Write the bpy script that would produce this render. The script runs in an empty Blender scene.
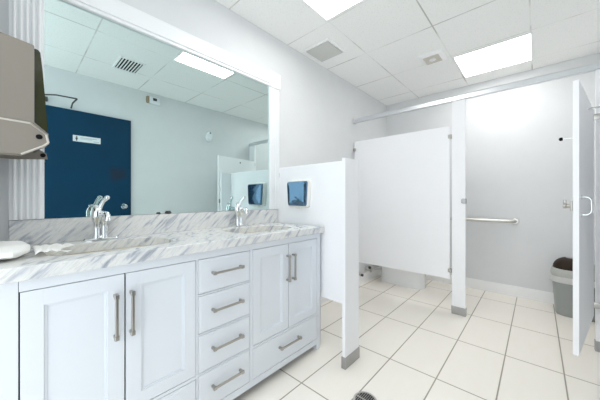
import bpy, bmesh, math
from mathutils import Vector, Matrix
PI = math.pi
sc = bpy.context.scene
C = sc.collection

# ---------------------------------------------------------------- camera, world, exposure
cam_d = bpy.data.cameras.new('camera'); cam = bpy.data.objects.new('camera', cam_d); C.objects.link(cam)
cam_d.sensor_fit = 'HORIZONTAL'; cam_d.sensor_width = 36.0; cam_d.lens = 36.0 * 260 / 600
cam_d.shift_y = -2 / 600; cam_d.clip_start = 0.02
cam.location = (0, 0, 1.145); cam.rotation_euler = (PI / 2, 0, math.atan(237 / 260))
sc.camera = cam
w = bpy.data.worlds.new('world'); sc.world = w; w.use_nodes = True
w.node_tree.nodes['Background'].inputs[0].default_value = (0.84, 0.90, 0.935, 1)
w.node_tree.nodes['Background'].inputs[1].default_value = 1.1  # even cool fill light, added; enters through the open front side
vs = sc.view_settings
vs.view_transform = 'Standard'; vs.look = 'None'; vs.gamma = 1.0; vs.use_curve_mapping = False
vs.exposure = 1.08
LIGHT = 4.6
sc.cycles.max_bounces = 14; sc.cycles.diffuse_bounces = 10; sc.cycles.glossy_bounces = 8
sc.cycles.transmission_bounces = 8; sc.cycles.sample_clamp_indirect = 8.0

# ---------------------------------------------------------------- materials
MATS = {}
def mat(name, col, rough=0.5, metal=0.0, var=0.03, scale=6.0, bump=0.0, bscale=60.0, coat=0.0, trans=0.0, spec=None):
    m = bpy.data.materials.new(name); m.use_nodes = True
    nt = m.node_tree; b = nt.nodes['Principled BSDF']
    b.inputs['Roughness'].default_value = rough; b.inputs['Metallic'].default_value = metal
    b.inputs['Coat Weight'].default_value = coat; b.inputs['Transmission Weight'].default_value = trans
    if spec is not None: b.inputs['Specular IOR Level'].default_value = spec
    tc = nt.nodes.new('ShaderNodeTexCoord'); nz = nt.nodes.new('ShaderNodeTexNoise')
    nz.inputs['Scale'].default_value = scale; nz.inputs['Detail'].default_value = 4
    nt.links.new(tc.outputs['Object'], nz.inputs['Vector'])
    mx = nt.nodes.new('ShaderNodeMix'); mx.data_type = 'RGBA'
    mx.inputs[6].default_value = (*[c * (1 - var) for c in col], 1)
    mx.inputs[7].default_value = (*[min(1, c * (1 + var)) for c in col], 1)
    nt.links.new(nz.outputs['Fac'], mx.inputs[0]); nt.links.new(mx.outputs[2], b.inputs['Base Color'])
    if bump:
        n2 = nt.nodes.new('ShaderNodeTexNoise'); n2.inputs['Scale'].default_value = bscale
        nt.links.new(tc.outputs['Object'], n2.inputs['Vector'])
        bp = nt.nodes.new('ShaderNodeBump'); bp.inputs['Strength'].default_value = bump; bp.inputs['Distance'].default_value = 0.003
        nt.links.new(n2.outputs['Fac'], bp.inputs['Height']); nt.links.new(bp.outputs[0], b.inputs['Normal'])
    MATS[name] = m
    return m

def emit_mat(name, col, strength):
    m = bpy.data.materials.new(name); m.use_nodes = True; nt = m.node_tree
    b = nt.nodes['Principled BSDF']; b.inputs['Base Color'].default_value = (0.9, 0.9, 0.9, 1)
    b.inputs['Emission Color'].default_value = (*col, 1); b.inputs['Emission Strength'].default_value = strength
    return m

def grid_mat(name, base, base2, line, x0, px, y0, py, lw, uneven=False, rough=0.4, nscale=3.0, speckle=0.0, stretch=(1, 1, 1), bump=0.3):
    """tiles laid on a rectangular grid, world metres"""
    m = bpy.data.materials.new(name); m.use_nodes = True; nt = m.node_tree
    N = nt.nodes.new; L = nt.links.new
    b = nt.nodes['Principled BSDF']
    g = N('ShaderNodeNewGeometry'); s = N('ShaderNodeSeparateXYZ'); L(g.outputs['Position'], s.inputs[0])
    def mth(op, a, c=None):
        n = N('ShaderNodeMath'); n.operation = op
        for i, v in enumerate((a, c)):
            if v is None: continue
            if isinstance(v, (int, float)): n.inputs[i].default_value = v
            else: L(v, n.inputs[i])
        return n.outputs[0]
    def dist(o, off, p):
        t = mth('SUBTRACT', o, off); t = mth('DIVIDE', t, p); f = mth('FRACT', mth('ADD', t, 100.5))
        return mth('MULTIPLY', mth('ABSOLUTE', mth('SUBTRACT', f, 0.5)), p), mth('FLOOR', mth('ADD', t, 100.0))
    dx, ix = dist(s.outputs['X'], x0, px); dy, iy = dist(s.outputs['Y'], y0, py)
    d = mth('MINIMUM', dx, dy)
    ln = N('ShaderNodeMapRange'); ln.inputs['From Min'].default_value = lw * 0.35; ln.inputs['From Max'].default_value = lw * 0.65
    ln.inputs['To Min'].default_value = 1; ln.inputs['To Max'].default_value = 0
    L(d, ln.inputs['Value'])
    nz = N('ShaderNodeTexNoise'); nz.inputs['Scale'].default_value = nscale; nz.inputs['Detail'].default_value = 6
    vm = N('ShaderNodeVectorMath'); vm.operation = 'MULTIPLY'; vm.inputs[1].default_value = stretch
    L(g.outputs['Position'], vm.inputs[0])
    cb = N('ShaderNodeCombineXYZ'); L(mth('MULTIPLY', mth('ADD', ix, mth('MULTIPLY', iy, 7.3)), 3.7), cb.inputs[2])
    va = N('ShaderNodeVectorMath'); va.operation = 'ADD'; L(vm.outputs[0], va.inputs[0]); L(cb.outputs[0], va.inputs[1])
    L(va.outputs[0], nz.inputs['Vector'])
    mx = N('ShaderNodeMix'); mx.data_type = 'RGBA'; mx.inputs[6].default_value = (*base, 1); mx.inputs[7].default_value = (*base2, 1)
    L(nz.outputs['Fac'], mx.inputs[0]); col = mx.outputs[2]
    if speckle:
        v = N('ShaderNodeTexNoise'); v.inputs['Scale'].default_value = 90; v.inputs['Detail'].default_value = 2
        L(g.outputs['Position'], v.inputs['Vector'])
        mr = N('ShaderNodeMapRange'); mr.inputs['From Min'].default_value = .58; mr.inputs['From Max'].default_value = .7
        L(v.outputs['Fac'], mr.inputs['Value'])
        mm = N('ShaderNodeMix'); mm.data_type = 'RGBA'; mm.inputs[7].default_value = (*[c * (1 - speckle) for c in base], 1)
        L(mr.outputs[0], mm.inputs[0]); L(col, mm.inputs[6]); col = mm.outputs[2]
    m2 = N('ShaderNodeMix'); m2.data_type = 'RGBA'; m2.inputs[7].default_value = (*line, 1)
    lf = ln.outputs[0]
    if uneven:
        un = N('ShaderNodeTexNoise'); un.inputs['Scale'].default_value = 2.6; un.inputs['Detail'].default_value = 3; L(g.outputs['Position'], un.inputs['Vector'])
        ur = N('ShaderNodeMapRange'); ur.inputs['From Min'].default_value = .42; ur.inputs['From Max'].default_value = .62; ur.inputs['To Min'].default_value = .12; L(un.outputs['Fac'], ur.inputs['Value'])
        lf = mth('MULTIPLY', lf, ur.outputs[0])
    L(lf, m2.inputs[0]); L(col, m2.inputs[6]); L(m2.outputs[2], b.inputs['Base Color'])
    b.inputs['Roughness'].default_value = rough
    bp = N('ShaderNodeBump'); bp.inputs['Strength'].default_value = bump; bp.inputs['Distance'].default_value = 0.002
    L(mth('SUBTRACT', 1.0, ln.outputs[0]), bp.inputs['Height']); L(bp.outputs[0], b.inputs['Normal'])
    return m

def marble_mat():
    m = bpy.data.materials.new('marble'); m.use_nodes = True; nt = m.node_tree
    N = nt.nodes.new; L = nt.links.new; b = nt.nodes['Principled BSDF']
    g = N('ShaderNodeNewGeometry')
    mp = N('ShaderNodeCombineXYZ')
    for i, dv_ in enumerate(((.9, .9, .9), (0, 2.2, -2.2), (4.2, 4.2, -4.2))):
        dt = N('ShaderNodeVectorMath'); dt.operation = 'DOT_PRODUCT'; dt.inputs[1].default_value = dv_
        L(g.outputs['Position'], dt.inputs[0]); L(dt.outputs['Value'], mp.inputs[i])
    def nz(sc_, det, dis):
        n = N('ShaderNodeTexNoise'); n.inputs['Scale'].default_value = sc_; n.inputs['Detail'].default_value = det
        n.inputs['Distortion'].default_value = dis; L(mp.outputs[0], n.inputs['Vector']); return n
    a = nz(6.0, 10, .6)
    r = N('ShaderNodeValToRGB'); e = r.color_ramp.elements
    e[0].position = .30; e[0].color = (.36, .38, .42, 1); e[1].position = .60; e[1].color = (.78, .775, .75, 1)
    x = e.new(.39); x.color = (.50, .52, .56, 1); x = e.new(.47); x.color = (.72, .72, .715, 1)
    L(a.outputs['Fac'], r.inputs[0])
    c = nz(8, 8, .8)
    s = N('ShaderNodeMath'); s.operation = 'SUBTRACT'; s.inputs[1].default_value = .5; L(c.outputs['Fac'], s.inputs[0])
    ab = N('ShaderNodeMath'); ab.operation = 'ABSOLUTE'; L(s.outputs[0], ab.inputs[0])
    r2 = N('ShaderNodeValToRGB'); e = r2.color_ramp.elements
    e[0].position = 0; e[0].color = (.62, .62, .64, 1); e[1].position = .045; e[1].color = (1, 1, 1, 1)
    L(ab.outputs[0], r2.inputs[0])
    mx = N('ShaderNodeMix'); mx.data_type = 'RGBA'; mx.blend_type = 'MULTIPLY'; mx.inputs[0].default_value = .35
    L(r.outputs[0], mx.inputs[6]); L(r2.outputs[0], mx.inputs[7]); L(mx.outputs[2], b.inputs['Base Color'])
    b.inputs['Roughness'].default_value = .22
    return m

M = {
 'wall': mat('wall_paint', (.715, .725, .735), .7, bump=.15, bscale=90),
 'ceil': grid_mat('ceiling_tile', (.90, .91, .89), (.93, .93, .91), (.52, .51, .46), -.65, .61, 1.735, .63, .010, uneven=True, rough=.9, speckle=.10, nscale=2, bump=.06),
 'floor': grid_mat('floor_tile', (.90, .845, .765), (.94, .90, .83), (.34, .30, .24), -.775, .302, 1.80, .604, .0075, rough=.28, nscale=5, stretch=(4, 1, 1)),
 'partition': mat('partition_white', (.90, .90, .92), .35, var=.015),
 'vanity': mat('vanity_white', (.74, .77, .81), .32, var=.01),
 'gap': mat('cabinet_gap_shade', (.12, .12, .13), .8),
 'marble': marble_mat(),
 'mirror': mat('mirror_glass', (.66, .78, .77), .0, 1.0, var=.0),
 'frame': mat('frame_white', (.86, .87, .88), .35, var=.01),
 'trim': mat('trim_white', (.90, .90, .90), .4, var=.01),
 'chrome': mat('chrome', (.82, .84, .85), .08, 1.0, var=.02),
 'nickel': mat('brushed_nickel', (.44, .42, .39), .32, 1.0, var=.05),
 'steel': mat('brushed_steel', (.62, .61, .58), .3, 1.0, var=.05),
 'alum': mat('aluminium', (.72, .74, .76), .3, 1.0, var=.03),
 'shoe': mat('pilaster_shoe', (.42, .42, .42), .35, 1.0, var=.1, scale=20),
 'ceramic': mat('ceramic', (.86, .87, .87), .12, var=.01, coat=.4),
 'basin': mat('basin_cream', (.82, .78, .69), .15, var=.02, coat=.3),
 'taupe': mat('dispenser_taupe', (.26, .232, .195), .45, .3, var=.03),
 'taupe_edge': mat('dispenser_edge', (.55, .52, .46), .4, .3),
 'smoke': mat('dispenser_smoke', (.035, .036, .010), .15, var=.3, scale=8, coat=.5),
 'black': mat('black', (.008, .008, .008), .8, spec=.15),
 'dark': mat('dark_grey', (.05, .05, .05), .5),
 'paper': mat('paper', (.92, .91, .88), .8, var=.02, bump=.3, bscale=40),
 'bin': mat('bin_grey', (.33, .35, .34), .45, var=.04),
 'binlid': mat('bin_lid', (.44, .45, .42), .45, var=.04),
 'flap': mat('bin_flap', (.030, .019, .012), .6, spec=.2, var=.15),
 'bag': mat('bin_bag', (.80, .80, .78), .4, var=.05, bump=.5, bscale=25, trans=.3),
 'diffuser_grey': mat('vent_grey', (.60, .60, .57), .6, var=.05),
 'beige': mat('vent_beige', (.62, .59, .52), .6, var=.05),
 'sign': mat('sign_white', (.80, .82, .84), .4),
 'signgrey': mat('sign_grey', (.45, .50, .55), .5),
 'bluewin': mat('soap_window', (.13, .22, .33), .05, .85, var=.1, scale=12),
 'cream': mat('soap_cream', (.84, .83, .79), .4),
 'brown': mat('box_brown', (.34, .27, .17), .6),
 'light': emit_mat('diffuser_light', (1.0, .985, .965), LIGHT),
}
def blue_door_mat():
    m = mat('door_blue', (.0008, .040, .088), .6, spec=.2, var=.25, scale=2.5); nt = m.node_tree
    N = nt.nodes.new; L = nt.links.new; b = nt.nodes['Principled BSDF']
    src = b.inputs['Base Color'].links[0].from_socket
    g = N('ShaderNodeNewGeometry'); d = N('ShaderNodeVectorMath'); d.operation = 'DISTANCE'
    d.inputs[1].default_value = (.48, .875, 1.45); L(g.outputs['Position'], d.inputs[0])
    nz = N('ShaderNodeTexNoise'); nz.inputs['Scale'].default_value = 14; L(g.outputs['Position'], nz.inputs['Vector'])
    ad = N('ShaderNodeMath'); ad.operation = 'MULTIPLY_ADD'; ad.inputs[1].default_value = .12; L(nz.outputs['Fac'], ad.inputs[0]); L(d.outputs['Value'], ad.inputs[2])
    mr = N('ShaderNodeMapRange'); mr.inputs['From Min'].default_value = .08; mr.inputs['From Max'].default_value = .18
    mr.inputs['To Min'].default_value = .75; mr.inputs['To Max'].default_value = 0
    L(ad.outputs[0], mr.inputs['Value'])
    mx = N('ShaderNodeMix'); mx.data_type = 'RGBA'; mx.inputs[7].default_value = (.03, .018, .022, 1)
    L(mr.outputs[0], mx.inputs[0]); L(src, mx.inputs[6]); L(mx.outputs[2], b.inputs['Base Color'])
    return m
M['blue'] = blue_door_mat()

# ---------------------------------------------------------------- mesh helpers
def B(): return bmesh.new()
def box(bm, x0, x1, y0, y1, z0, z1, bev=0.0, seg=2, mtx=None):
    t = bmesh.new(); bmesh.ops.create_cube(t, size=1)
    for v in t.verts:
        v.co = Vector(((x0 + x1) / 2 + v.co.x * (x1 - x0), (y0 + y1) / 2 + v.co.y * (y1 - y0), (z0 + z1) / 2 + v.co.z * (z1 - z0)))
    if bev: bmesh.ops.bevel(t, geom=list(t.edges), offset=bev, segments=seg, affect='EDGES', profile=.5)
    if mtx is not None: bmesh.ops.transform(t, matrix=mtx, verts=t.verts)
    merge(bm, t); return bm
def merge(bm, t):
    me = bpy.data.meshes.new('tmp'); t.to_mesh(me); t.free(); bm.from_mesh(me); bpy.data.meshes.remove(me)
def loft(bm, rings, cap=True):
    """rings: lists of points, equal length, closed loops"""
    vs_ = [[bm.verts.new(p) for p in r] for r in rings]; n = len(rings[0])
    for a, b in zip(vs_, vs_[1:]):
        for i in range(n): bm.faces.new((a[i], a[(i + 1) % n], b[(i + 1) % n], b[i]))
    if cap: bm.faces.new(vs_[0][::-1]); bm.faces.new(vs_[-1])
    bmesh.ops.recalc_face_normals(bm, faces=bm.faces); return bm
def ell(cx, cy, z, rx, ry, n=32, p=2.0):
    out = []
    for i in range(n):
        a = 2 * PI * i / n; c, s = math.cos(a), math.sin(a)
        out.append((cx + rx * math.copysign(abs(c) ** (2 / p), c), cy + ry * math.copysign(abs(s) ** (2 / p), s), z))
    return out
def tube(bm, pts, r, n=12, cap=True):
    pts = [Vector(p) for p in pts]; rs = r if isinstance(r, (list, tuple)) else [r] * len(pts)
    t0 = (pts[1] - pts[0]).normalized(); up = Vector((0, 0, 1)) if abs(t0.z) < .9 else Vector((1, 0, 0))
    nrm = t0.cross(up).normalized(); rings = []
    for i, p in enumerate(pts):
        t = (pts[min(i + 1, len(pts) - 1)] - pts[max(i - 1, 0)]).normalized()
        nrm = (nrm - t * nrm.dot(t)).normalized(); bn = t.cross(nrm)
        rings.append([p + (nrm * math.cos(2 * PI * k / n) + bn * math.sin(2 * PI * k / n)) * rs[i] for k in range(n)])
    t = bmesh.new(); loft(t, rings, cap); merge(bm, t); return bm
def lathe(bm, c, prof, n=24, axis='z'):
    t = bmesh.new(); rings = []
    for r, h in prof:
        r = max(r, 1e-4); ring = []
        for k in range(n):
            a = 2 * PI * k / n; u, v = r * math.cos(a), r * math.sin(a)
            q = {'z': (u, v, h), 'x': (h, u, v), 'y': (u, h, v)}[axis]
            ring.append((c[0] + q[0], c[1] + q[1], c[2] + q[2]))
        rings.append(ring)
    loft(t, rings); merge(bm, t); return bm
def prism(bm, poly, a, b, axis):
    """extrude polygon (2D) along axis from a to b"""
    def P3(u, v, h): return {'x': (h, u, v), 'y': (u, h, v), 'z': (u, v, h)}[axis]
    t = bmesh.new(); loft(t, [[P3(u, v, a) for u, v in poly], [P3(u, v, b) for u, v in poly]]); merge(bm, t); return bm

def obj(name, bm, m, parent=None, smooth=False, label=None):
    me = bpy.data.meshes.new(name)
    if parent is not None: bmesh.ops.translate(bm, verts=bm.verts, vec=-world_loc(parent))
    bmesh.ops.recalc_face_normals(bm, faces=bm.faces)
    bm.to_mesh(me); bm.free(); me.materials.append(M[m] if isinstance(m, str) else m)
    if smooth:
        for p in me.polygons: p.use_smooth = True
        try: me.set_sharp_from_angle(angle=math.radians(38))
        except Exception: pass
    o = bpy.data.objects.new(name, me); C.objects.link(o)
    if parent is not None: o.parent = parent
    if label: o['label'] = label
    return o
def world_loc(o):
    v = Vector(o.location)
    while o.parent: o = o.parent; v = v + Vector(o.location)
    return v
def tag(o, label, cat, group=None, kind=None):
    o['label'] = label; o['category'] = cat
    if group: o['group'] = group
    if kind: o['kind'] = kind
    return o
def thing(name, label, cat, loc, group=None):
    o = bpy.data.objects.new(name, None); o.empty_display_size = .05; C.objects.link(o); o.location = loc
    return tag(o, label, cat, group)
def struct(name, bm, m, label, parent=None, smooth=False):
    o = obj(name, bm, m, parent, smooth)
    if parent is None: o['kind'] = 'structure'; o['label'] = label; o['category'] = name.split('_')[0]
    return o
def dup(root, loc, label):
    r = root.copy(); C.objects.link(r); r.location = loc; r['label'] = label
    for ch in list(root.children):
        c = ch.copy(); C.objects.link(c); c.parent = r
        for g in list(ch.children):
            d = g.copy(); C.objects.link(d); d.parent = c
    return r

# ---------------------------------------------------------------- room shell
XL, XR, YF, YB, H = -1.74, .48, -.12, 3.92, 2.59
struct('floor', box(B(), XL - .1, XR + .1, YF - .1, YB + .1, -.1, 0), 'floor', 'cream rectangular floor tiles with brown grout lines')
struct('ceiling', box(B(), XL - .1, XR + .1, YF - .1, YB + .1, H, H + .1), 'ceil', 'white speckled drop ceiling panels in a square grid')
struct('wall_left', box(B(), XL - .1, XL, YF, YB, 0, H), 'wall', 'pale grey wall behind the wide framed mirror')
struct('wall_right', box(B(), XR, XR + .1, YF, YB, 0, H), 'wall', 'pale grey wall with blue door, seen in the mirror')
struct('wall_back', box(B(), XL - .1, XR + .1, YB, YB + .1, 0, H), 'wall', 'pale grey wall behind the toilet stall')
struct('wall_front', box(B(), XL - .1, -1.30, YF - .1, YF, 0, H), 'wall', 'pale grey wall beside the vanity end')  # unseen wall cut short, left open so the added world fill gets in
def baseboard(name, pts, label):
    bm = B(); box(bm, *pts, 0, .105, .002)
    x0, x1, y0, y1 = pts
    if x1 - x0 > y1 - y0: box(bm, x0, x1, y0 + .004, y1, .105, .122, .002)
    else: box(bm, x0, x1 - .004, y0, y1, .105, .122, .002)
    struct(name, bm, 'trim', label)
baseboard('baseboard_back', (XL, XR, YB - .014, YB), 'white baseboard along the back wall of the stall')
baseboard('baseboard_left', (XL, XL + .014, 1.70, YB - .015), 'white baseboard under the stall partition at the left wall')

# blue entry door (seen in the mirror)
dr = bpy.data.objects.new('door_1', None); C.objects.link(dr); dr.location = (XR, .57, 0)
dr['kind'] = 'structure'; dr['label'] = 'dark blue entry door with a scuffed patch, reflected in the mirror'; dr['category'] = 'door'
obj('door_leaf', box(B(), XR - .03, XR - .001, .115, 1.02, .01, 2.15, .003), 'blue', dr)
k = B(); lathe(k, (XR - .03, .94, 1.04), [(.034, 0), (.034, -.008), (.014, -.012), (.012, -.035), (.026, -.042), (.031, -.055), (.026, -.068), (.006, -.073)], axis='x')
obj('door_knob', k, 'chrome', dr, True, 'silver round door knob')
k = B()
for z in (.25, 1.1, 1.95): box(k, XR - .036, XR - .001, .098, .114, z - .05, z + .05, .003)
obj('hinge', k, 'steel', dr)

# ---------------------------------------------------------------- ceiling lights and vents
def ceiling_light(x0, x1, y0, y1, label):
    cx, cy = (x0 + x1) / 2, (y0 + y1) / 2
    t = thing('ceiling_light', label, 'light', (cx, cy, H), 'square ceiling light panels')
    f = B(); e = .012
    for q in ((x0, x1, y0, y0 + e), (x0, x1, y1 - e, y1), (x0, x0 + e, y0 + e, y1 - e), (x1 - e, x1, y0 + e, y1 - e)): box(f, *q, H - .008, H, .001)
    obj('light_frame', f, 'trim', t)
    obj('diffuser', box(B(), x0 + e, x1 - e, y0 + e, y1 - e, H - .006, H - .001), 'light', t, label='glowing white panel')
    return t
L1 = ceiling_light(-1.265, -.655, 1.11, 1.71, 'glowing square ceiling panel above the vanity, nearest the camera')
dup(L1, ((-.64 - .03) / 2, 3.33, H), 'glowing square ceiling panel above the toilet stall')
# return-air diffuser
t = thing('ceiling_vent', 'square flat grey ceiling vent above the vanity screen', 'vent', (-1.55, 2.05, H))
f = B(); a0, a1, b0, b1 = -1.70, -1.39, 1.90, 2.205; e = .022
for q in ((a0, a1, b0, b0 + e), (a0, a1, b1 - e, b1), (a0, a0 + e, b0 + e, b1 - e), (a1 - e, a1, b0 + e, b1 - e)): box(f, *q, H - .012, H, .002)
obj('vent_frame', f, 'trim', t)
obj('backing', box(B(), a0 + e, a1 - e, b0 + e, b1 - e, H - .002, H - .0005), 'dark', t)
obj('face_panel', box(B(), a0 + e + .004, a1 - e - .004, b0 + e + .004, b1 - e - .004, H - .014, H - .006, .002), 'diffuser_grey', t, label='grey flat panel')
t = thing('exhaust_fan', 'small beige square exhaust fan cover in the ceiling', 'fan', (-.79, 2.89, H))
x0, x1, y0, y1 = -.905, -.68, 2.77, 3.01
bm = B(); loft(bm, [[(x0, y0, H), (x1, y0, H), (x1, y1, H), (x0, y1, H)], [(x0 + .005, y0 + .005, H - .008), (x1 - .005, y0 + .005, H - .008), (x1 - .005, y1 - .005, H - .008), (x0 + .005, y1 - .005, H - .008)],
   [(x0 + .03, y0 + .03, H - .022), (x1 - .03, y0 + .03, H - .022), (x1 - .03, y1 - .03, H - .022), (x0 + .03, y1 - .03, H - .022)]])
obj('fan_cover', bm, 'trim', t)
bm = B()
for i in range(9):
    yy = y0 + .045 + i * (y1 - y0 - .09) / 8; box(bm, x0 + .04, x1 - .04, yy - .005, yy + .005, H - .026, H - .021, .001)
obj('louvre', bm, 'beige', t, label='beige slats')
obj('fan_hub', lathe(B(), ((x0 + x1) / 2, (y0 + y1) / 2, H - .026), [(.03, 0), (.03, -.004), (.02, -.008), (.001, -.009)]), 'trim', t, True)
# supply grille seen in the mirror
t = thing('supply_grille', 'white ceiling grille with black slots, seen in the mirror', 'vent', (-.17, .83, H))
x0, x1, y0, y1 = -.335, -.005, .72, .955; f = B(); e = .018
for q in ((x0, x1, y0, y0 + e), (x0, x1, y1 - e, y1), (x0, x0 + e, y0 + e, y1 - e), (x1 - e, x1, y0 + e, y1 - e)): box(f, *q, H - .01, H, .002)
obj('grille_frame', f, 'trim', t)
obj('backing', box(B(), x0 + e, x1 - e, y0 + e, y1 - e, H - .002, H - .0005), 'black', t, label='black opening')
for i in range(7):
    yy = y0 + .035 + i * (y1 - y0 - .07) / 6
    obj('slat', box(B(), x0 + e, x1 - e, yy - .006, yy + .004, H - .012, H - .004, .001), 'trim', t)

# ---------------------------------------------------------------- toilet partitions
YP = 2.93
pr = thing('privacy_screen', 'white privacy screen with floor post beside the vanity', 'partition', (-.957, 1.575, 0))
obj('panel', box(B(), XL + .008, -.97, 1.597, 1.621, .38, 1.415, .002), 'partition', pr)
obj('post', box(B(), -.97, -.945, 1.485, 1.665, .01, 1.415, .002), 'partition', pr)
obj('shoe', box(B(), -.974, -.941, 1.481, 1.669, 0, .078, .002), 'shoe', pr, label='grey metal shoe')
for z in (1.35, .46): obj('wall_bracket', box(B(), XL, XL + .035, 1.5935, 1.625, z - .02, z + .02, .003), 'nickel', pr, label='steel bracket')

pn = thing('toilet_partition', 'white stall panel hiding the toilet', 'partition', (-1.18, YP, .33))
obj('panel', box(B(), XL + .012, -.645, YP, YP + .025, .335, 1.865, .003), 'partition', pn)
for x in (XL + .012, -.648):
    for z in (.42, 1.76):
        bm = B(); box(bm, x - .012, x + .022, YP - .012, YP + .034, z - .018, z + .018, .004)
        lathe(bm, (x + .005, YP - .012, z), [(.009, 0), (.009, -.003), (.001, -.006)], 10, 'y')
        obj('bracket', bm, 'nickel', pn, label='steel bracket')
def pilaster(x0, x1, label):
    t = thing('stall_pilaster', label, 'partition', ((x0 + x1) / 2, YP, 0), 'stall pilasters')
    obj('post', box(B(), x0, x1, YP - .005, YP + .028, .01, 2.105, .002), 'partition', t)
    obj('shoe', box(B(), x0 - .004, x1 + .004, YP - .009, YP + .032, 0, .078, .002), 'shoe', t, label='grey metal shoe')
    return t
p2 = pilaster(-.625, -.51, 'tall white stall pilaster between the toilet panel and the stall opening')
bm = B(); box(bm, -.535, -.505, YP - .018, YP + .03, 1.09, 1.14, .003); box(bm, -.545, -.535, YP - .012, YP + .02, 1.095, 1.135, .002)
obj('latch_keeper', bm, 'shoe', p2, label='dark metal latch keeper')
p3 = pilaster(.325, XR - .002, 'tall white stall pilaster carrying the open door by the right wall')
bm = B(); prism(bm, [(YP - .016, 2.108), (YP + .04, 2.108), (YP + .04, 2.142), (YP + .036, 2.153), (YP - .012, 2.153), (YP - .016, 2.142)], XL + .004, XR - .002, 'x')
box(bm, XL + .004, XR - .002, YP - .019, YP - .015, 2.104, 2.118, .001)
hr = thing('overhead_rail', 'aluminium rail across the top of the stall', 'rail', (-.6, YP, 2.11))
obj('rail', bm, 'alum', hr)
bm = B(); box(bm, XL, XL + .012, YP - .024, YP + .048, 2.098, 2.160, .003)
obj('rail_flange', bm, 'steel', hr)

# open stall door, hinged on the right pilaster
hx, hy = .300, 2.90; nx, ny = .160, 2.10
dv = Vector((nx - hx, ny - hy, 0)); dl = dv.length; dang = math.atan2(dv.y, dv.x)
Rm = Matrix.Translation((hx, hy, 0)) @ Matrix.Rotation(dang, 4, 'Z')      # local x runs from hinge to free edge, local +y is the room's +x side
sd = thing('stall_door', 'white stall door swung wide open at the right', 'door', (hx, hy, .26))
obj('door_leaf', box(B(), 0, dl, -.0125, .0125, .27, 1.80, .002, mtx=Rm), 'partition', sd)
def dtr(bm): bmesh.ops.transform(bm, matrix=Rm, verts=bm.verts); return bm
hp = B(); pts = []
for i in range(7): a = PI / 2 * i / 6; pts.append((dl - .10, .0125 + .035 * math.sin(a) * 1, 1.145 - .045 - .02 * math.sin(a) + .0))
pts = [(dl - .085, .012, 1.05), (dl - .085, .035, 1.05), (dl - .085, .048, 1.06), (dl - .085, .052, 1.075), (dl - .085, .052, 1.125), (dl - .085, .048, 1.14), (dl - .085, .035, 1.15), (dl - .085, .012, 1.15)]
tube(hp, pts, .006, 10)
for z in (1.05, 1.15): lathe(hp, (dl - .085, .012, z), [(.014, 0), (.014, .004), (.006, .006)], 14, 'y')
obj('pull_handle', dtr(hp), 'chrome', sd, True, 'chrome U-shaped pull')
lt = B(); lathe(lt, (dl - .06, -.0125, 1.10), [(.026, 0), (.026, -.006), (.012, -.01), (.012, -.03), (.016, -.034), (.016, -.044), (.002, -.048)], 16, 'y')
box(lt, dl - .068, dl - .052, -.058, -.044, 1.092, 1.135, .003); box(lt, dl - .03, dl, -.024, -.0125, 1.07, 1.13, .003)
obj('latch', dtr(lt), 'nickel', sd, True, 'steel turn latch')
hk = B(); tube(hk, [(dl - .05, -.0125, 1.49), (dl - .05, -.062, 1.49)], .004, 10); lathe(hk, (dl - .05, -.0125, 1.49), [(.014, 0), (.014, -.004), (.004, -.006)], 14, 'y')
ho = obj('coat_hook', dtr(hk), 'chrome', sd, True, 'chrome hook stem')
ht = B(); lathe(ht, (dl - .05, -.058, 1.49), [(.008, 0), (.010, -.004), (.010, -.012), (.003, -.017)], 14, 'y')
obj('bumper', dtr(ht), 'black', ho, True, 'black rubber tip')
for z in (.345, 1.75):
    hg = B(); box(hg, .298, .372, YP - .017, YP - .0055, z - .022, z + .022, .003); tube(hg, [(.303, YP - .016, z - .032), (.303, YP - .016, z + .032)], .008, 10)
    obj('hinge', hg, 'steel', sd, True, 'chrome hinge')
# wall bumper rod beyond the door
ws = thing('wall_bumper', 'chrome rod with black tip behind the open stall door', 'door stop', (XR, 2.55, 1.735))
r = B(); tube(r, [(XR - .004, 2.55, 1.735), (.238, 2.55, 1.735)], .006, 12); lathe(r, (XR, 2.55, 1.735), [(.022, 0), (.022, -.005), (.007, -.01)], 16, 'x')
obj('rod', r, 'chrome', ws, True)
obj('rubber_tip', lathe(B(), (.238, 2.55, 1.735), [(.008, 0.006), (.012, 0), (.012, -.014), (.004, -.02)], 14, 'x'), 'black', ws, True, 'black rubber tip')

# grab bar on the back wall
gb = thing('grab_bar', 'stainless grab bar on the back wall of the stall', 'grab bar', (-.7, YB, .875))
g = B(); gy, gz = YB - .055, .875
tube(g, [(-1.25, YB - .004, gz), (-1.25, YB - .035, gz), (-1.243, gy + .006, gz), (-1.225, gy, gz), (-.215, gy, gz), (-.197, gy + .006, gz), (-.19, YB - .035, gz), (-.19, YB - .004, gz)], .0195, 14)
obj('bar', g, 'steel', gb, True)
for x in (-1.25, -.19): obj('flange', lathe(B(), (x, YB, gz), [(.040, 0), (.040, -.008), (.034, -.014), (.016, -.016)], 24, 'y'), 'steel', gb, True)

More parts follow.
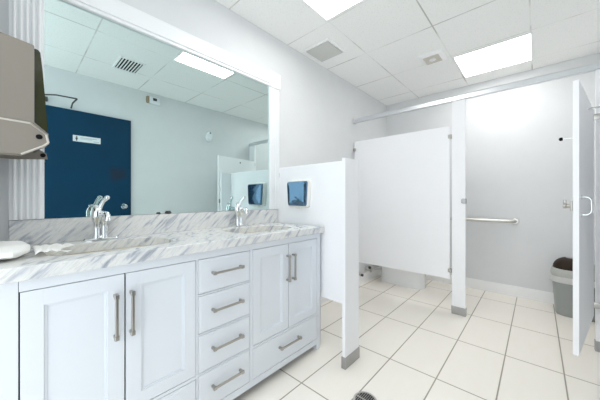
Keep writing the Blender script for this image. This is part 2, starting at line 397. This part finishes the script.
# ---------------------------------------------------------------- toilet
to = thing('toilet', 'white toilet behind the stall panel, its base showing below', 'toilet', (-1.3, 3.50, 0)); ty = 3.50
b = B(); loft(b, [ell(-1.33, ty, 0, .285, .125, 36, 3), ell(-1.33, ty, .02, .285, .125, 36, 3), ell(-1.33, ty, .03, .281, .122, 36, 3), ell(-1.33, ty, .20, .285, .125, 36, 2.8), ell(-1.29, ty, .27, .285, .15, 36, 2.3),
   ell(-1.25, ty, .33, .285, .17, 36, 2.1), ell(-1.24, ty, .385, .29, .18, 36, 2.1), ell(-1.24, ty, .395, .285, .175, 36, 2.1), ell(-1.22, ty, .39, .20, .125, 36, 2.1), ell(-1.22, ty, .30, .15, .09, 36), ell(-1.22, ty, .24, .05, .04, 36)])
obj('bowl', b, 'ceramic', to, True)
obj('seat', loft(B(), [ell(-1.23, ty, .397, .255, .178, 36, 2.1), ell(-1.23, ty, .41, .26, .182, 36, 2.1), ell(-1.23, ty, .416, .255, .178, 36, 2.1)]), 'ceramic', to, True)
obj('lid', loft(B(), [ell(-1.23, ty, .418, .255, .178, 36, 2.1), ell(-1.23, ty, .428, .258, .18, 36, 2.1), ell(-1.23, ty, .438, .245, .168, 36, 2.1)]), 'ceramic', to, True)
tk = B(); loft(tk, [ell(-1.615, ty, .38, .095, .19, 36, 6), ell(-1.615, ty, .42, .10, .205, 36, 6), ell(-1.615, ty, .72, .105, .22, 36, 6)]); box(tk, -1.62, -1.44, ty - .09, ty + .09, .33, .385, .01)
obj('tank', tk, 'ceramic', to, True)
obj('tank_lid', loft(B(), [ell(-1.615, ty, .722, .112, .228, 36, 6), ell(-1.615, ty, .75, .112, .228, 36, 6), ell(-1.615, ty, .76, .10, .215, 36, 6)]), 'ceramic', to, True)
fl = B(); tube(fl, [(-1.505, ty - .15, .67), (-1.48, ty - .15, .67), (-1.472, ty - .14, .668), (-1.472, ty - .09, .66)], .007, 10)
obj('flush_lever', fl, 'chrome', to, True, 'chrome lever')
sv = thing('shutoff_valve', 'small dark shutoff valve on the wall under the stall panel', 'valve', (XL, 3.24, .16))
v = B(); lathe(v, (XL, 3.24, .17), [(.028, 0), (.028, .004), (.01, .008), (.01, .05), (.016, .052), (.016, .08), (.004, .082)], 16, 'x'); obj('valve_body', v, 'steel', sv, True)
v = B(); loft(v, [ell(XL + .066, 3.24, .185, .018, .010, 16), ell(XL + .066, 3.24, .21, .024, .014, 16), ell(XL + .066, 3.24, .218, .01, .008, 16)]); obj('valve_handle', v, 'dark', sv, True, 'dark handle')
v = B(); tube(v, [(XL + .066, 3.245, .15), (XL + .068, 3.26, .135), (XL + .075, 3.29, .16), (XL + .08, 3.31, .24), (XL + .08, 3.345, .36), (XL + .08, 3.36, .40)], .005, 8); obj('supply_hose', v, 'steel', sv, True)
pc = thing('pipe_stub', 'dark capped pipe end on the wall beside the shutoff valve', 'pipe', (XL, 3.08, .15))
v = B(); lathe(v, (XL, 3.08, .13), [(.03, .001), (.03, .006), (.014, .01), (.014, .03)], 16, 'x'); obj('flange', v, 'steel', pc, True)
obj('pipe_cap', lathe(B(), (XL + .03, 3.08, .13), [(.018, 0), (.018, .022), (.008, .026)], 8, 'x'), 'dark', pc, True, 'dark cap')

# ---------------------------------------------------------------- trash can
tx, tyy = .275, 3.70
tc_ = thing('trash_can', 'grey plastic trash can with brown swing lid in the stall corner', 'trash can', (tx, tyy, 0))
obj('bin_body', loft(B(), [ell(tx, tyy, 0, .135, .12, 40, 3.5), ell(tx, tyy, .01, .14, .125, 40, 3.5), ell(tx, tyy, .36, .163, .148, 40, 3.5), ell(tx, tyy, .375, .167, .152, 40, 3.5)]), 'bin', tc_, True)
obj('bin_liner', loft(B(), [ell(tx - .004, tyy, .325, .180, .165, 40, 2.8), ell(tx + .002, tyy - .003, .345, .176, .163, 40, 3), ell(tx, tyy, .385, .172, .158, 40, 3.5), ell(tx, tyy, .39, .165, .15, 40, 3.5)], ), 'bag', tc_, True, 'pale plastic bag folded over the rim')
obj('bin_collar', loft(B(), [ell(tx, tyy, .38, .172, .158, 40, 3.5), ell(tx, tyy, .395, .174, .16, 40, 3.5), ell(tx, tyy, .44, .165, .152, 40, 3.2), ell(tx, tyy, .452, .158, .146, 40, 3)]), 'binlid', tc_, True)
def dome(u, a, off=0.0):      # u 0..1 from collar to crown
    c_, s_ = math.cos(a), math.sin(a); h_ = math.sin(u * PI / 2); k_ = math.cos(u * PI / 2) ** .75
    return (tx + (.152 * k_ + off) * math.copysign(abs(c_) ** .8, c_), tyy + (.140 * k_ + off) * math.copysign(abs(s_) ** .8, s_), .448 + (.110 + off) * h_)
obj('bin_dome', loft(B(), [[dome(u, 2 * PI * i / 40) for i in range(40)] for u in (0, .15, .3, .45, .6, .75, .88, .97)]), 'binlid', tc_, True)
bm = B(); nu_, na_ = 10, 20
g0 = [[bm.verts.new(dome(.0 + .80 * i / nu_, math.radians(180 + 125 * j / na_), .004)) for j in range(na_ + 1)] for i in range(nu_ + 1)]
for i in range(nu_):
    for j in range(na_): bm.faces.new((g0[i][j], g0[i][j + 1], g0[i + 1][j + 1], g0[i + 1][j]))
fo = obj('swing_flap', bm, 'flap', tc_, True, 'dark brown flap'); sm = fo.modifiers.new('solid', 'SOLIDIFY'); sm.thickness = .003; sm.offset = 0

# ---------------------------------------------------------------- floor drain
fd = thing('floor_drain', 'round steel floor drain at the bottom of the photo', 'drain', (-.718, 1.335, 0))
d = B(); prof = [(.066, 0), (.066, .003), (.055, .004), (.055, .001)]
lathe(d, (-.718, 1.335, 0), prof, 32); obj('drain_ring', d, 'steel', fd, True)
obj('drain_hole', lathe(B(), (-.718, 1.335, .0012), [(.055, 0), (.055, .001)], 32), 'black', fd)
d = B()
for i in range(-4, 5):
    hw = math.sqrt(.054 ** 2 - (i * .0115) ** 2); box(d, -.718 + i * .0115 - .0014, -.718 + i * .0115 + .0014, 1.335 - hw, 1.335 + hw, .0022, .0042, .0005)
box(d, -.772, -.664, 1.332, 1.338, .0022, .0044, .0005)
obj('drain_grate', d, 'steel', fd)

# ---------------------------------------------------------------- vanity cabinet
FX = -1.22
vc = thing('vanity_cabinet', 'long white shaker vanity cabinet under the marble countertop', 'vanity', (-1.48, .77, 0))
bm = B(); box(bm, FX - .03, FX - .022, -.002, 1.566, .055, .880); box(bm, XL + .002, FX - .03, -.002, 1.566, .055, .07); box(bm, XL + .002, XL + .01, -.002, 1.566, .07, .880)  # dark board behind the fronts: shade of the gaps put into its colour
obj('carcass', bm, 'gap', vc)
bm = B(); box(bm, XL + .002, FX, 1.566, 1.572, .05, .880, .001); obj('side_panel', bm, 'vanity', vc)
obj('side_panel', box(B(), XL + .002, FX - .022, -.008, -.002, .05, .880, .001), 'vanity', vc)
obj('filler_panel', box(B(), FX - .02, FX, YF + .002, .0075, .05, .880, .001), 'vanity', vc)
ff = B()
def fr(y0, y1, z0, z1): box(ff, FX - .022, FX, y0, y1, z0, z1)
fr(.0085, 1.570, .8445, .880); fr(.0085, 1.570, .05, .0875); fr(.5925, .6005, .0875, .8445); fr(.9125, .9305, .0875, .8445); fr(1.527, 1.570, .0875, .8445)
fr(.0085, .5925, .2675, .2815); fr(.9305, 1.527, .2675, .2815)
for z in (.2755, .4695, .6635): fr(.6005, .9125, z, z + .007)
obj('face_frame', ff, 'vanity', vc)
def front(name, y0, y1, z0, z1, fw=.055):
    """shaker front: raised rails and stiles around a recessed flat panel"""
    g_ = .003; y0 += g_; y1 -= g_; z0 += g_; z1 -= g_; bm = B(); x0 = FX - .019; bv = .0012
    box(bm, x0, FX, y0, y0 + fw, z0, z1, bv); box(bm, x0, FX, y1 - fw, y1, z0, z1, bv)
    box(bm, x0, FX, y0 + fw - .001, y1 - fw + .001, z1 - fw, z1, bv); box(bm, x0, FX, y0 + fw - .001, y1 - fw + .001, z0, z0 + fw, bv)
    box(bm, x0, FX - .009, y0 + fw - .002, y1 - fw + .002, z0 + fw - .002, z1 - fw + .002)
    e = .007  # bead
    for q in ((y0 + fw, y0 + fw + e, z0 + fw, z1 - fw), (y1 - fw - e, y1 - fw, z0 + fw, z1 - fw), (y0 + fw + e, y1 - fw - e, z1 - fw - e, z1 - fw), (y0 + fw + e, y1 - fw - e, z0 + fw, z0 + fw + e)):
        box(bm, x0, FX - .005, *q, .001)
    return obj(name, bm, 'vanity', vc)
def flat_front(y0, y1, z0, z1):
    g_ = .003; bm = B(); box(bm, FX - .019, FX, y0 + g_, y1 - g_, z0 + g_, z1 - g_, .0015)
    box(bm, FX - .002, FX + .0015, y0 + .014, y1 - .014, z0 + .014, z1 - .014, .0014)
    return obj('drawer', bm, 'vanity', vc)
def handle(par, y, z, L, vert):
    h = B(); a = L / 2
    def bx(u0, u1, v0, v1, x0, x1, bv):
        if vert: box(h, x0, x1, y + v0, y + v1, z + u0, z + u1, bv)
        else: box(h, x0, x1, y + u0, y + u1, z + v0, z + v1, bv)
    bx(-a, a, -.0055, .0055, FX + .024, FX + .034, .002)
    for s in (-1, 1):
        bx(s * a - .009, s * a + .009, -.008, .008, FX + .021, FX + .036, .0025)
        bx(s * a - .006, s * a + .006, -.006, .006, FX + .0005, FX + .026, .001)
    return obj('handle', h, 'nickel', par, False, 'brushed nickel bar handle')
for y0, y1, hy_ in ((.0085, .2985, .264), (.2985, .5925, .318), (.9305, 1.2265, 1.209), (1.2265, 1.527, 1.262)):
    dd = front('cabinet_door', y0, y1, .2815, .8445); handle(dd, hy_, .685, .158, True)
for y0, y1, z0, z1, hy_ in ((.0085, .5925, .0875, .2675, .30), (.9305, 1.527, .0875, .2675, 1.227)):
    dd = flat_front(y0, y1, z0, z1); handle(dd, hy_, .190, .175, False)
for z0, z1 in ((.6705, .8445), (.4765, .6635), (.2825, .4695), (.0875, .2755)):
    dd = flat_front(.6005, .9125, z0, z1); handle(dd, .759, (z0 + z1) / 2 + .010, .165, False)
for x in (XL + .03, FX - .045):
    for y in (.0, 1.524):
        bm = B(); loft(bm, [[(x + .004, y + .004, 0), (x + .041, y + .004, 0), (x + .041, y + .041, 0), (x + .004, y + .041, 0)], [(x, y, .05), (x + .045, y, .05), (x + .045, y + .045, .05), (x, y + .045, .05)]])
        obj('foot', bm, 'vanity', vc)

# ---------------------------------------------------------------- countertop with two sink openings
CT, CB = .928, .882
SINKS = [(-1.455, .315), (-1.455, 1.165)]
SRX, SRY = .155, .235
ct = thing('vanity_countertop', 'grey and white veined marble countertop with two sinks', 'countertop', (-1.47, .73, CB))
bm = bmesh.new(); loops = [[(XL + .001, YF + .002), (-1.20, YF + .002), (-1.198, 1.592), (XL + .001, 1.592)]]
for sx, sy in SINKS: loops.append([(p[0], p[1]) for p in ell(sx, sy, 0, SRX, SRY, 48, 4.0)])
edges = []
for lp in loops:
    vv = [bm.verts.new((p[0], p[1], CT)) for p in lp]
    edges += [bm.edges.new((vv[i], vv[(i + 1) % len(vv)])) for i in range(len(vv))]
bmesh.ops.triangle_fill(bm, use_beauty=True, use_dissolve=False, edges=edges)
# keep only faces outside the holes
for f_ in list(bm.faces):
    c_ = f_.calc_center_median()
    for sx, sy in SINKS:
        if abs((c_.x - sx) / SRX) ** 4 + abs((c_.y - sy) / SRY) ** 4 < .97: bm.faces.remove(f_); break
r_ = bmesh.ops.extrude_face_region(bm, geom=list(bm.faces))
bmesh.ops.translate(bm, verts=[v for v in r_['geom'] if isinstance(v, bmesh.types.BMVert)], vec=(0, 0, CB - CT))
bmesh.ops.recalc_face_normals(bm, faces=bm.faces)
slab = obj('slab', bm, 'marble', ct)
bv = slab.modifiers.new('bevel', 'BEVEL'); bv.width = .003; bv.segments = 2; bv.limit_method = 'ANGLE'; bv.angle_limit = math.radians(50)
obj('backsplash', box(B(), XL + .001, XL + .021, -.018, 1.592, CT, 1.045, .002), 'marble', ct)
def sink(sx, sy, label):
    t = thing('sink', label, 'sink', (sx, sy, CB - .14), 'undermount vanity sinks')
    rings = [ell(sx, sy, CB - .001, SRX + .025, SRY + .025, 48, 4), ell(sx, sy, CB - .001, SRX + .004, SRY + .004, 48, 4), ell(sx, sy, CB - .03, SRX - .004, SRY - .004, 48, 3.8), ell(sx, sy, CB - .09, SRX - .03, SRY - .035, 48, 3.2), ell(sx, sy, CB - .125, SRX - .07, SRY - .09, 48, 2.6), ell(sx, sy, CB - .13, .03, .03, 48)]
    out = [ell(sx, sy, CB - .14, .04, .04, 48), ell(sx, sy, CB - .13, SRX - .06, SRY - .08, 48, 2.6), ell(sx, sy, CB - .09, SRX - .018, SRY - .022, 48, 3.2), ell(sx, sy, CB - .02, SRX + .012, SRY + .012, 48, 4), ell(sx, sy, CB - .015, SRX + .025, SRY + .025, 48, 4)]
    bb = B(); loft(bb, out + rings, True); obj('basin', bb, 'basin', t, True)
    obj('drain', lathe(B(), (sx, sy, CB - .13), [(.028, .001), (.028, .004), (.018, .005), (.018, .003), (.001, .003)], 24), 'chrome', t, True, 'chrome drain')
    return t
S1 = sink(*SINKS[0], 'cream sink basin in the countertop, nearest the paper towels')
dup(S1, (SINKS[1][0], SINKS[1][1], CB - .14), 'cream sink basin in the countertop, beside the white privacy screen')
def faucet(x, y, label):
    t = thing('faucet', label, 'faucet', (x, y, CT), 'chrome sink faucets')
    z = CT
    bs = B(); loft(bs, [ell(x, y, z, .027, .078, 32, 2.6), ell(x, y, z + .007, .027, .078, 32, 2.6), ell(x, y, z + .013, .021, .07, 32, 2.6)]); obj('base_plate', bs, 'chrome', t, True)
    bd = B(); lathe(bd, (x, y + .014, z), [(.019, .012), (.017, .02), (.0125, .03), (.0115, .085), (.014, .095), (.020, .105), (.021, .135), (.017, .145), (.006, .15)], 24)
    obj('spout_column', bd, 'chrome', t, True)
    bd = B(); lathe(bd, (x, y - .018, z), [(.020, .012), (.018, .02), (.0145, .03), (.0135, .085), (.018, .10), (.024, .115), (.024, .145), (.018, .162), (.012, .168), (.014, .178), (.004, .182)], 24)
    box(bd, x - .01, x + .01, y - .018, y + .014, z + .105, z + .13, .004)
    obj('valve_column', bd, 'chrome', t, True)
    sp = B(); tube(sp, [(x + .005, y + .014, z + .125), (x + .03, y + .014, z + .136), (x + .052, y + .014, z + .134), (x + .066, y + .014, z + .122), (x + .070, y + .014, z + .100)], [.015, .015, .015, .0155, .016], 16)
    obj('spout', sp, 'chrome', t, True)
    lv = B(); tube(lv, [(x, y - .010, z + .150), (x + .008, y - .002, z + .176), (x + .014, y + .008, z + .200), (x + .022, y + .020, z + .216)], [.012, .0095, .009, .011], 12)
    lathe(lv, (x + .024, y + .022, z + .219), [(.001, -.012), (.010, -.008), (.0125, 0), (.010, .008), (.001, .012)], 14)
    obj('lever', lv, 'chrome', t, True)
    rd = B(); tube(rd, [(x - .020, y + .03, z + .010), (x - .020, y + .03, z + .06)], .003, 8); lathe(rd, (x - .020, y + .03, z + .063), [(.001, -.006), (.006, 0), (.001, .006)], 12)
    obj('lift_rod', rd, 'chrome', t, True)
    return t
F1 = faucet(-1.668, .300, 'chrome single-lever faucet in front of the blue door reflection')
dup(F1, (-1.668, 1.150, CT), 'chrome single-lever faucet beside the white privacy screen')

# ---------------------------------------------------------------- framed mirror
MZ0, MZ1 = 1.047, 2.245
mr_ = thing('wall_mirror', 'wide mirror in a white fluted frame above the vanity', 'mirror', (XL, .79, MZ0))
obj('mirror_glass', box(B(), XL + .001, XL + .012, .086, 1.505, MZ0, 2.13), 'mirror', mr_)
def stile(y0, y1):
    bm = B(); box(bm, XL + .001, XL + .026, y0, y1, MZ0, 2.115, .002)
    n = 5; w_ = (y1 - y0 - .014) / n
    for i in range(n):
        c_ = y0 + .007 + (i + .5) * w_
        prism(bm, [(XL + .024, c_ - w_ * .42), (XL + .034, c_ - w_ * .28), (XL + .037, c_), (XL + .034, c_ + w_ * .28), (XL + .024, c_ + w_ * .42)], MZ0 + .001, 2.11, 'z')
    return obj('stile', bm, 'frame', mr_, False, 'fluted white stile')
stile(-.018, .094); stile(1.492, 1.606)
bm = B(); box(bm, XL + .001, XL + .026, .098, 1.492, 2.118, MZ1 - .003, .002); box(bm, XL + .02, XL + .034, .098, 1.492, 2.14, MZ1 - .022, .004); box(bm, XL + .02, XL + .03, .098, 1.492, 2.12, 2.13, .002)
obj('top_rail', bm, 'frame', mr_)
for y0, y1 in ((-.022, .101), (1.489, 1.61)):
    bm = B(); box(bm, XL + .001, XL + .040, y0, y1, 2.112, MZ1 + .002, .003); yc, zc = (y0 + y1) / 2, (2.112 + MZ1) / 2
    lathe(bm, (XL + .040, yc, zc), [(.045, 0), (.042, .005), (.034, .001), (.022, .001), (.016, .006), (.001, .008)], 28, 'x')
    obj('corner_block', bm, 'frame', mr_, True)

# small dark lumps on the backsplash ledge
def lump(x, y, z, s, label):
    bm = B(); bmesh.ops.create_icosphere(bm, subdivisions=2, radius=1)
    for v in bm.verts:
        n_ = v.co.normalized(); k_ = 1 + .18 * math.sin(7 * n_.x + 3) * math.cos(6 * n_.y) + .12 * math.sin(9 * n_.z)
        v.co = Vector((x + n_.x * s * .6 * k_, y + n_.y * s * 1.25 * k_, max(z, z + s * .55 + n_.z * s * .7 * k_)))
    return tag(obj('pebble', bm, 'dark', None, True), label, 'pebble')
lump(XL + .017, .598, 1.045, .010, 'smaller dark pebble on the backsplash ledge under the mirror')
lump(XL + .017, .655, 1.045, .015, 'larger dark pebble on the backsplash ledge under the mirror')

# ---------------------------------------------------------------- towel dispenser on the near wall
td = thing('towel_dispenser', 'taupe paper towel dispenser with smoky cover above the counter end', 'paper towel dispenser', (-1.5, YF, 1.33))
Y0 = YF
side = [(Y0 + .002, 1.722), (.046, 1.700), (.048, 1.695), (.048, 1.42), (.085, 1.385), (.084, 1.345), (.078, 1.335), (.015, 1.295), (Y0 + .002, 1.295)]
def side_plate(x0, x1):
    bm = B(); prism(bm, side, x0, x1, 'x'); return bm
obj('side_plate', side_plate(-1.362, -1.350), 'taupe', td)
obj('side_plate', prism(B(), [(Y0 + .002, 1.722), (.046, 1.700), (.048, 1.42), (.06, 1.385), (.05, 1.345), (Y0 + .002, 1.345)], -1.655, -1.643, 'x'), 'taupe', td)
lp = [(Y0 + .004, 1.418), (.038, 1.413), (.078, 1.380), (.084, 1.35), (.072, 1.337), (.015, 1.300), (Y0 + .004, 1.300)]
lp2 = [(Y0 + .004, 1.337), (.02, 1.335), (.075, 1.362), (.098, 1.347), (.102, 1.322), (.06, 1.318), (.0, 1.312), (Y0 + .004, 1.312)]
obj('lever_plate', prism(B(), lp, -1.350, -1.343, 'x'), 'taupe', td)
obj('lever_plate', prism(B(), lp2, -1.662, -1.655, 'x'), 'taupe', td)
ed = B()
for i in range(1, 5):
    a, b = lp[i], lp[i + 1]; tube(ed, [(-1.345, a[0], a[1]), (-1.345, b[0], b[1])], .004, 8)
tube(ed, [(-1.345, lp[0][0], lp[0][1]), (-1.345, lp[1][0], lp[1][1])], .004, 8); tube(ed, [(-1.345, lp[1][0], lp[1][1]), (-1.345, lp[2][0], lp[2][1])], .004, 8)
obj('edge_trim', ed, 'taupe_edge', td, True, 'pale beige rolled edge')
for x, y_, z_ in ((-1.343, .060, 1.368), (-1.655, .086, 1.338)): obj('pivot', lathe(B(), (x, y_, z_), [(.009, 0), (.009, .003), (.002, .004)], 18, 'x'), 'black', td, True, 'black pivot pin')
cv = [(Y0 + .004, 1.712), (.058, 1.692), (.064, 1.685), (.070, 1.62), (.078, 1.50), (.084, 1.40), (.074, 1.39), (Y0 + .004, 1.40)]
obj('cover', prism(B(), cv, -1.642, -1.3625, 'x'), 'smoke', td, False, 'dark smoky cover')
rr = B(); tube(rr, [(-1.642, .058, 1.36), (-1.3625, .058, 1.36)], .014, 14); obj('feed_roller', rr, 'dark', td, True, 'dark roller')
bt = B(); box(bt, -1.642, -1.3625, Y0 + .004, -.03, 1.345, 1.398, .003); obj('chute', bt, 'taupe', td)

# paper towels on the counter
def sheet(name, pts_fn, nu, nv, th, m):
    bm = bmesh.new(); top = [[bm.verts.new(pts_fn(i / nu, j / nv)) for j in range(nv + 1)] for i in range(nu + 1)]
    for i in range(nu):
        for j in range(nv): bm.faces.new((top[i][j], top[i + 1][j], top[i + 1][j + 1], top[i][j + 1]))
    o = obj(name, bm, m, None, True); s = o.modifiers.new('solid', 'SOLIDIFY'); s.thickness = th; s.offset = 1; return o
def f1(u, v):   # folded wad lying at the counter end
    x = -1.33 - .22 * u; y = -.10 + .145 * v - .02 * u * v
    z = CT + .006 + .020 * math.sin(PI * min(1, v * 1.0)) ** .5 * (1 - .25 * abs(2 * u - 1) ** 3) * (1 - v ** 6) + .003 * math.sin(9 * u + 4 * v)
    return (x, y, z)
bm = B(); N_ = 14
rings = []
for i in range(N_ + 1):
    u = i / N_; x = -1.300 - .33 * u; e_ = math.sin(PI * min(.98, max(.02, u))) ** .35; ring = []
    for k_ in range(24):
        a = 2 * PI * k_ / 24; c_, s_ = math.cos(a), math.sin(a)
        y = -.035 - .02 * u + .085 * e_ * math.copysign(abs(c_) ** .6, c_); zz = .024 * e_ * math.copysign(abs(s_) ** .7, s_) + .0025 * math.sin(17 * u + 3 * a)
        ring.append((x, y, max(CT + .001, CT + .026 + zz)))
    rings.append(ring)
loft(bm, rings)
tag(obj('paper_towel', bm, 'paper', None, True), 'thick folded white paper towel at the left end of the countertop', 'paper towel')
def f2(u, v):
    x = -1.34 - .20 * u; y = .050 + (.10 - .03 * math.sin(5 * u)) * v
    z = CT + .003 + .016 * (1 - v) ** .7 * abs(math.sin(6 * u + 2 * v + .5)) + .008 * abs(math.sin(11 * v + 5 * u))
    return (x, y, z)
tag(sheet('paper_towel', f2, 20, 16, .0015, 'paper'), 'thin crumpled white paper towel reaching toward the near sink', 'paper towel')

# ---------------------------------------------------------------- soap dispenser on the privacy screen
sp = thing('soap_dispenser', 'soap dispenser with glossy blue window on the privacy screen', 'soap dispenser', (-1.45, 1.597, 1.18))
x0, x1, z0, z1, yb = -1.575, -1.330, 1.068, 1.292, 1.597
def rr_ring(ax0, ax1, az0, az1, y, r=.018, n=6, taper=0.0):
    pts = []
    for (cx, cz, a0) in ((ax1 - r, az1 - r, 0), (ax0 + r, az1 - r, PI / 2), (ax0 + r, az0 + r, PI), (ax1 - r, az0 + r, 1.5 * PI)):
        for i in range(n + 1):
            a = a0 + PI / 2 * i / n; px_, pz_ = cx + r * math.cos(a), cz + r * math.sin(a)
            k_ = (az1 - pz_) / (az1 - az0); mx_ = (ax0 + ax1) / 2
            pts.append((mx_ + (px_ - mx_) * (1 - taper * k_), y, pz_))
    return pts
bm = B(); loft(bm, [rr_ring(x0, x1, z0, z1, yb - .0005, taper=.12), rr_ring(x0, x1, z0, z1, yb - .025, taper=.12), rr_ring(x0 + .006, x1 - .006, z0 + .006, z1 - .006, yb - .033, taper=.12)])
obj('casing', bm, 'cream', sp, True)
bm = B(); R_ = []
for k_, (ins, dy) in enumerate(((.012, .031), (.013, .045), (.018, .051), (.040, .055), (.075, .057))):
    R_.append(rr_ring(x0 + ins, x1 - ins, z0 + ins, z1 - ins, yb - dy, max(.004, .016 - k_ * .002), taper=.12))
loft(bm, R_); obj('window', bm, 'bluewin', sp, True, 'glossy blue reflective front')
bm = B(); box(bm, (x0 + x1) / 2 - .03, (x0 + x1) / 2 + .03, yb - .03, yb - .005, z0 - .012, z0 + .002, .004); obj('push_bar', bm, 'cream', sp)

# ---------------------------------------------------------------- things on the right wall (seen in the mirror)
cl = thing('door_closer', 'dark door closer arm above the blue door', 'door closer', (XR, .3, 2.24))
bm = B(); box(bm, XR - .045, XR - .001, .13, .24, 2.19, 2.235, .004); obj('closer_body', bm, 'dark', cl)
bm = B(); tube(bm, [(XR - .04, .18, 2.245), (XR - .11, .30, 2.255), (XR - .13, .47, 2.255)], .008, 8); tube(bm, [(XR - .13, .47, 2.255), (XR - .06, .44, 2.215), (XR - .033, .43, 2.16)], .008, 8)
obj('closer_arm', bm, 'dark', cl, True)
sg = thing('door_sign', 'small white sign with a dark figure on the blue door', 'sign', (XR - .03, .57, 1.83))
sx = XR - .0305
obj('sign_plate', box(B(), sx - .004, sx, .445, .70, 1.795, 1.865, .0015), 'sign', sg)
bm = B(); lathe(bm, (sx - .0045, .478, 1.852), [(.006, 0), (.006, -.001)], 14, 'x'); prism(bm, [(.470, 1.843), (.486, 1.843), (.489, 1.822), (.484, 1.822), (.483, 1.803), (.473, 1.803), (.472, 1.822), (.467, 1.822)], sx - .0055, sx - .0045, 'x')
obj('figure', bm, 'dark', sg, label='dark standing figure pictogram')
bm = B(); box(bm, sx - .0055, sx - .0042, .51, .665, 1.838, 1.846); box(bm, sx - .0055, sx - .0042, .51, .62, 1.826, 1.831); box(bm, sx - .0055, sx - .0042, .63, .685, 1.808, 1.816)
obj('lettering', bm, 'signgrey', sg, label='faint grey lines of writing')
ab = thing('alarm_box', 'white wall box with dark sensor near the ceiling, seen in the mirror', 'alarm box', (XR, 1.29, 2.49))
obj('housing', box(B(), XR - .05, XR, 1.235, 1.365, 2.435, 2.53, .005), 'sign', ab)
obj('side_strip', box(B(), XR - .045, XR, 1.205, 1.234, 2.445, 2.53, .003), 'brown', ab, label='brown strip')
obj('sensor', box(B(), XR - .056, XR - .049, 1.275, 1.325, 2.48, 2.515, .002), 'dark', ab, label='dark sensor window')
af = thing('air_freshener', 'white rounded air freshener on the wall, seen in the mirror', 'air freshener', (XR, 2.11, 2.14))
bm = B(); loft(bm, [[(XR - d_, 2.115 + r1 * math.cos(a) + .012 * math.sin(a), 2.14 + r2 * math.sin(a)) for a in [2 * PI * i / 24 for i in range(24)]] for d_, r1, r2 in ((0, .05, .085), (.04, .05, .085), (.06, .042, .075), (.068, .025, .055))])
obj('shell', bm, 'sign', af, True)
bm = B(); lathe(bm, (XR - .067, 2.115, 2.185), [(.012, 0), (.012, -.003)], 14, 'x'); obj('nozzle', bm, 'dark', af, label='dark nozzle')
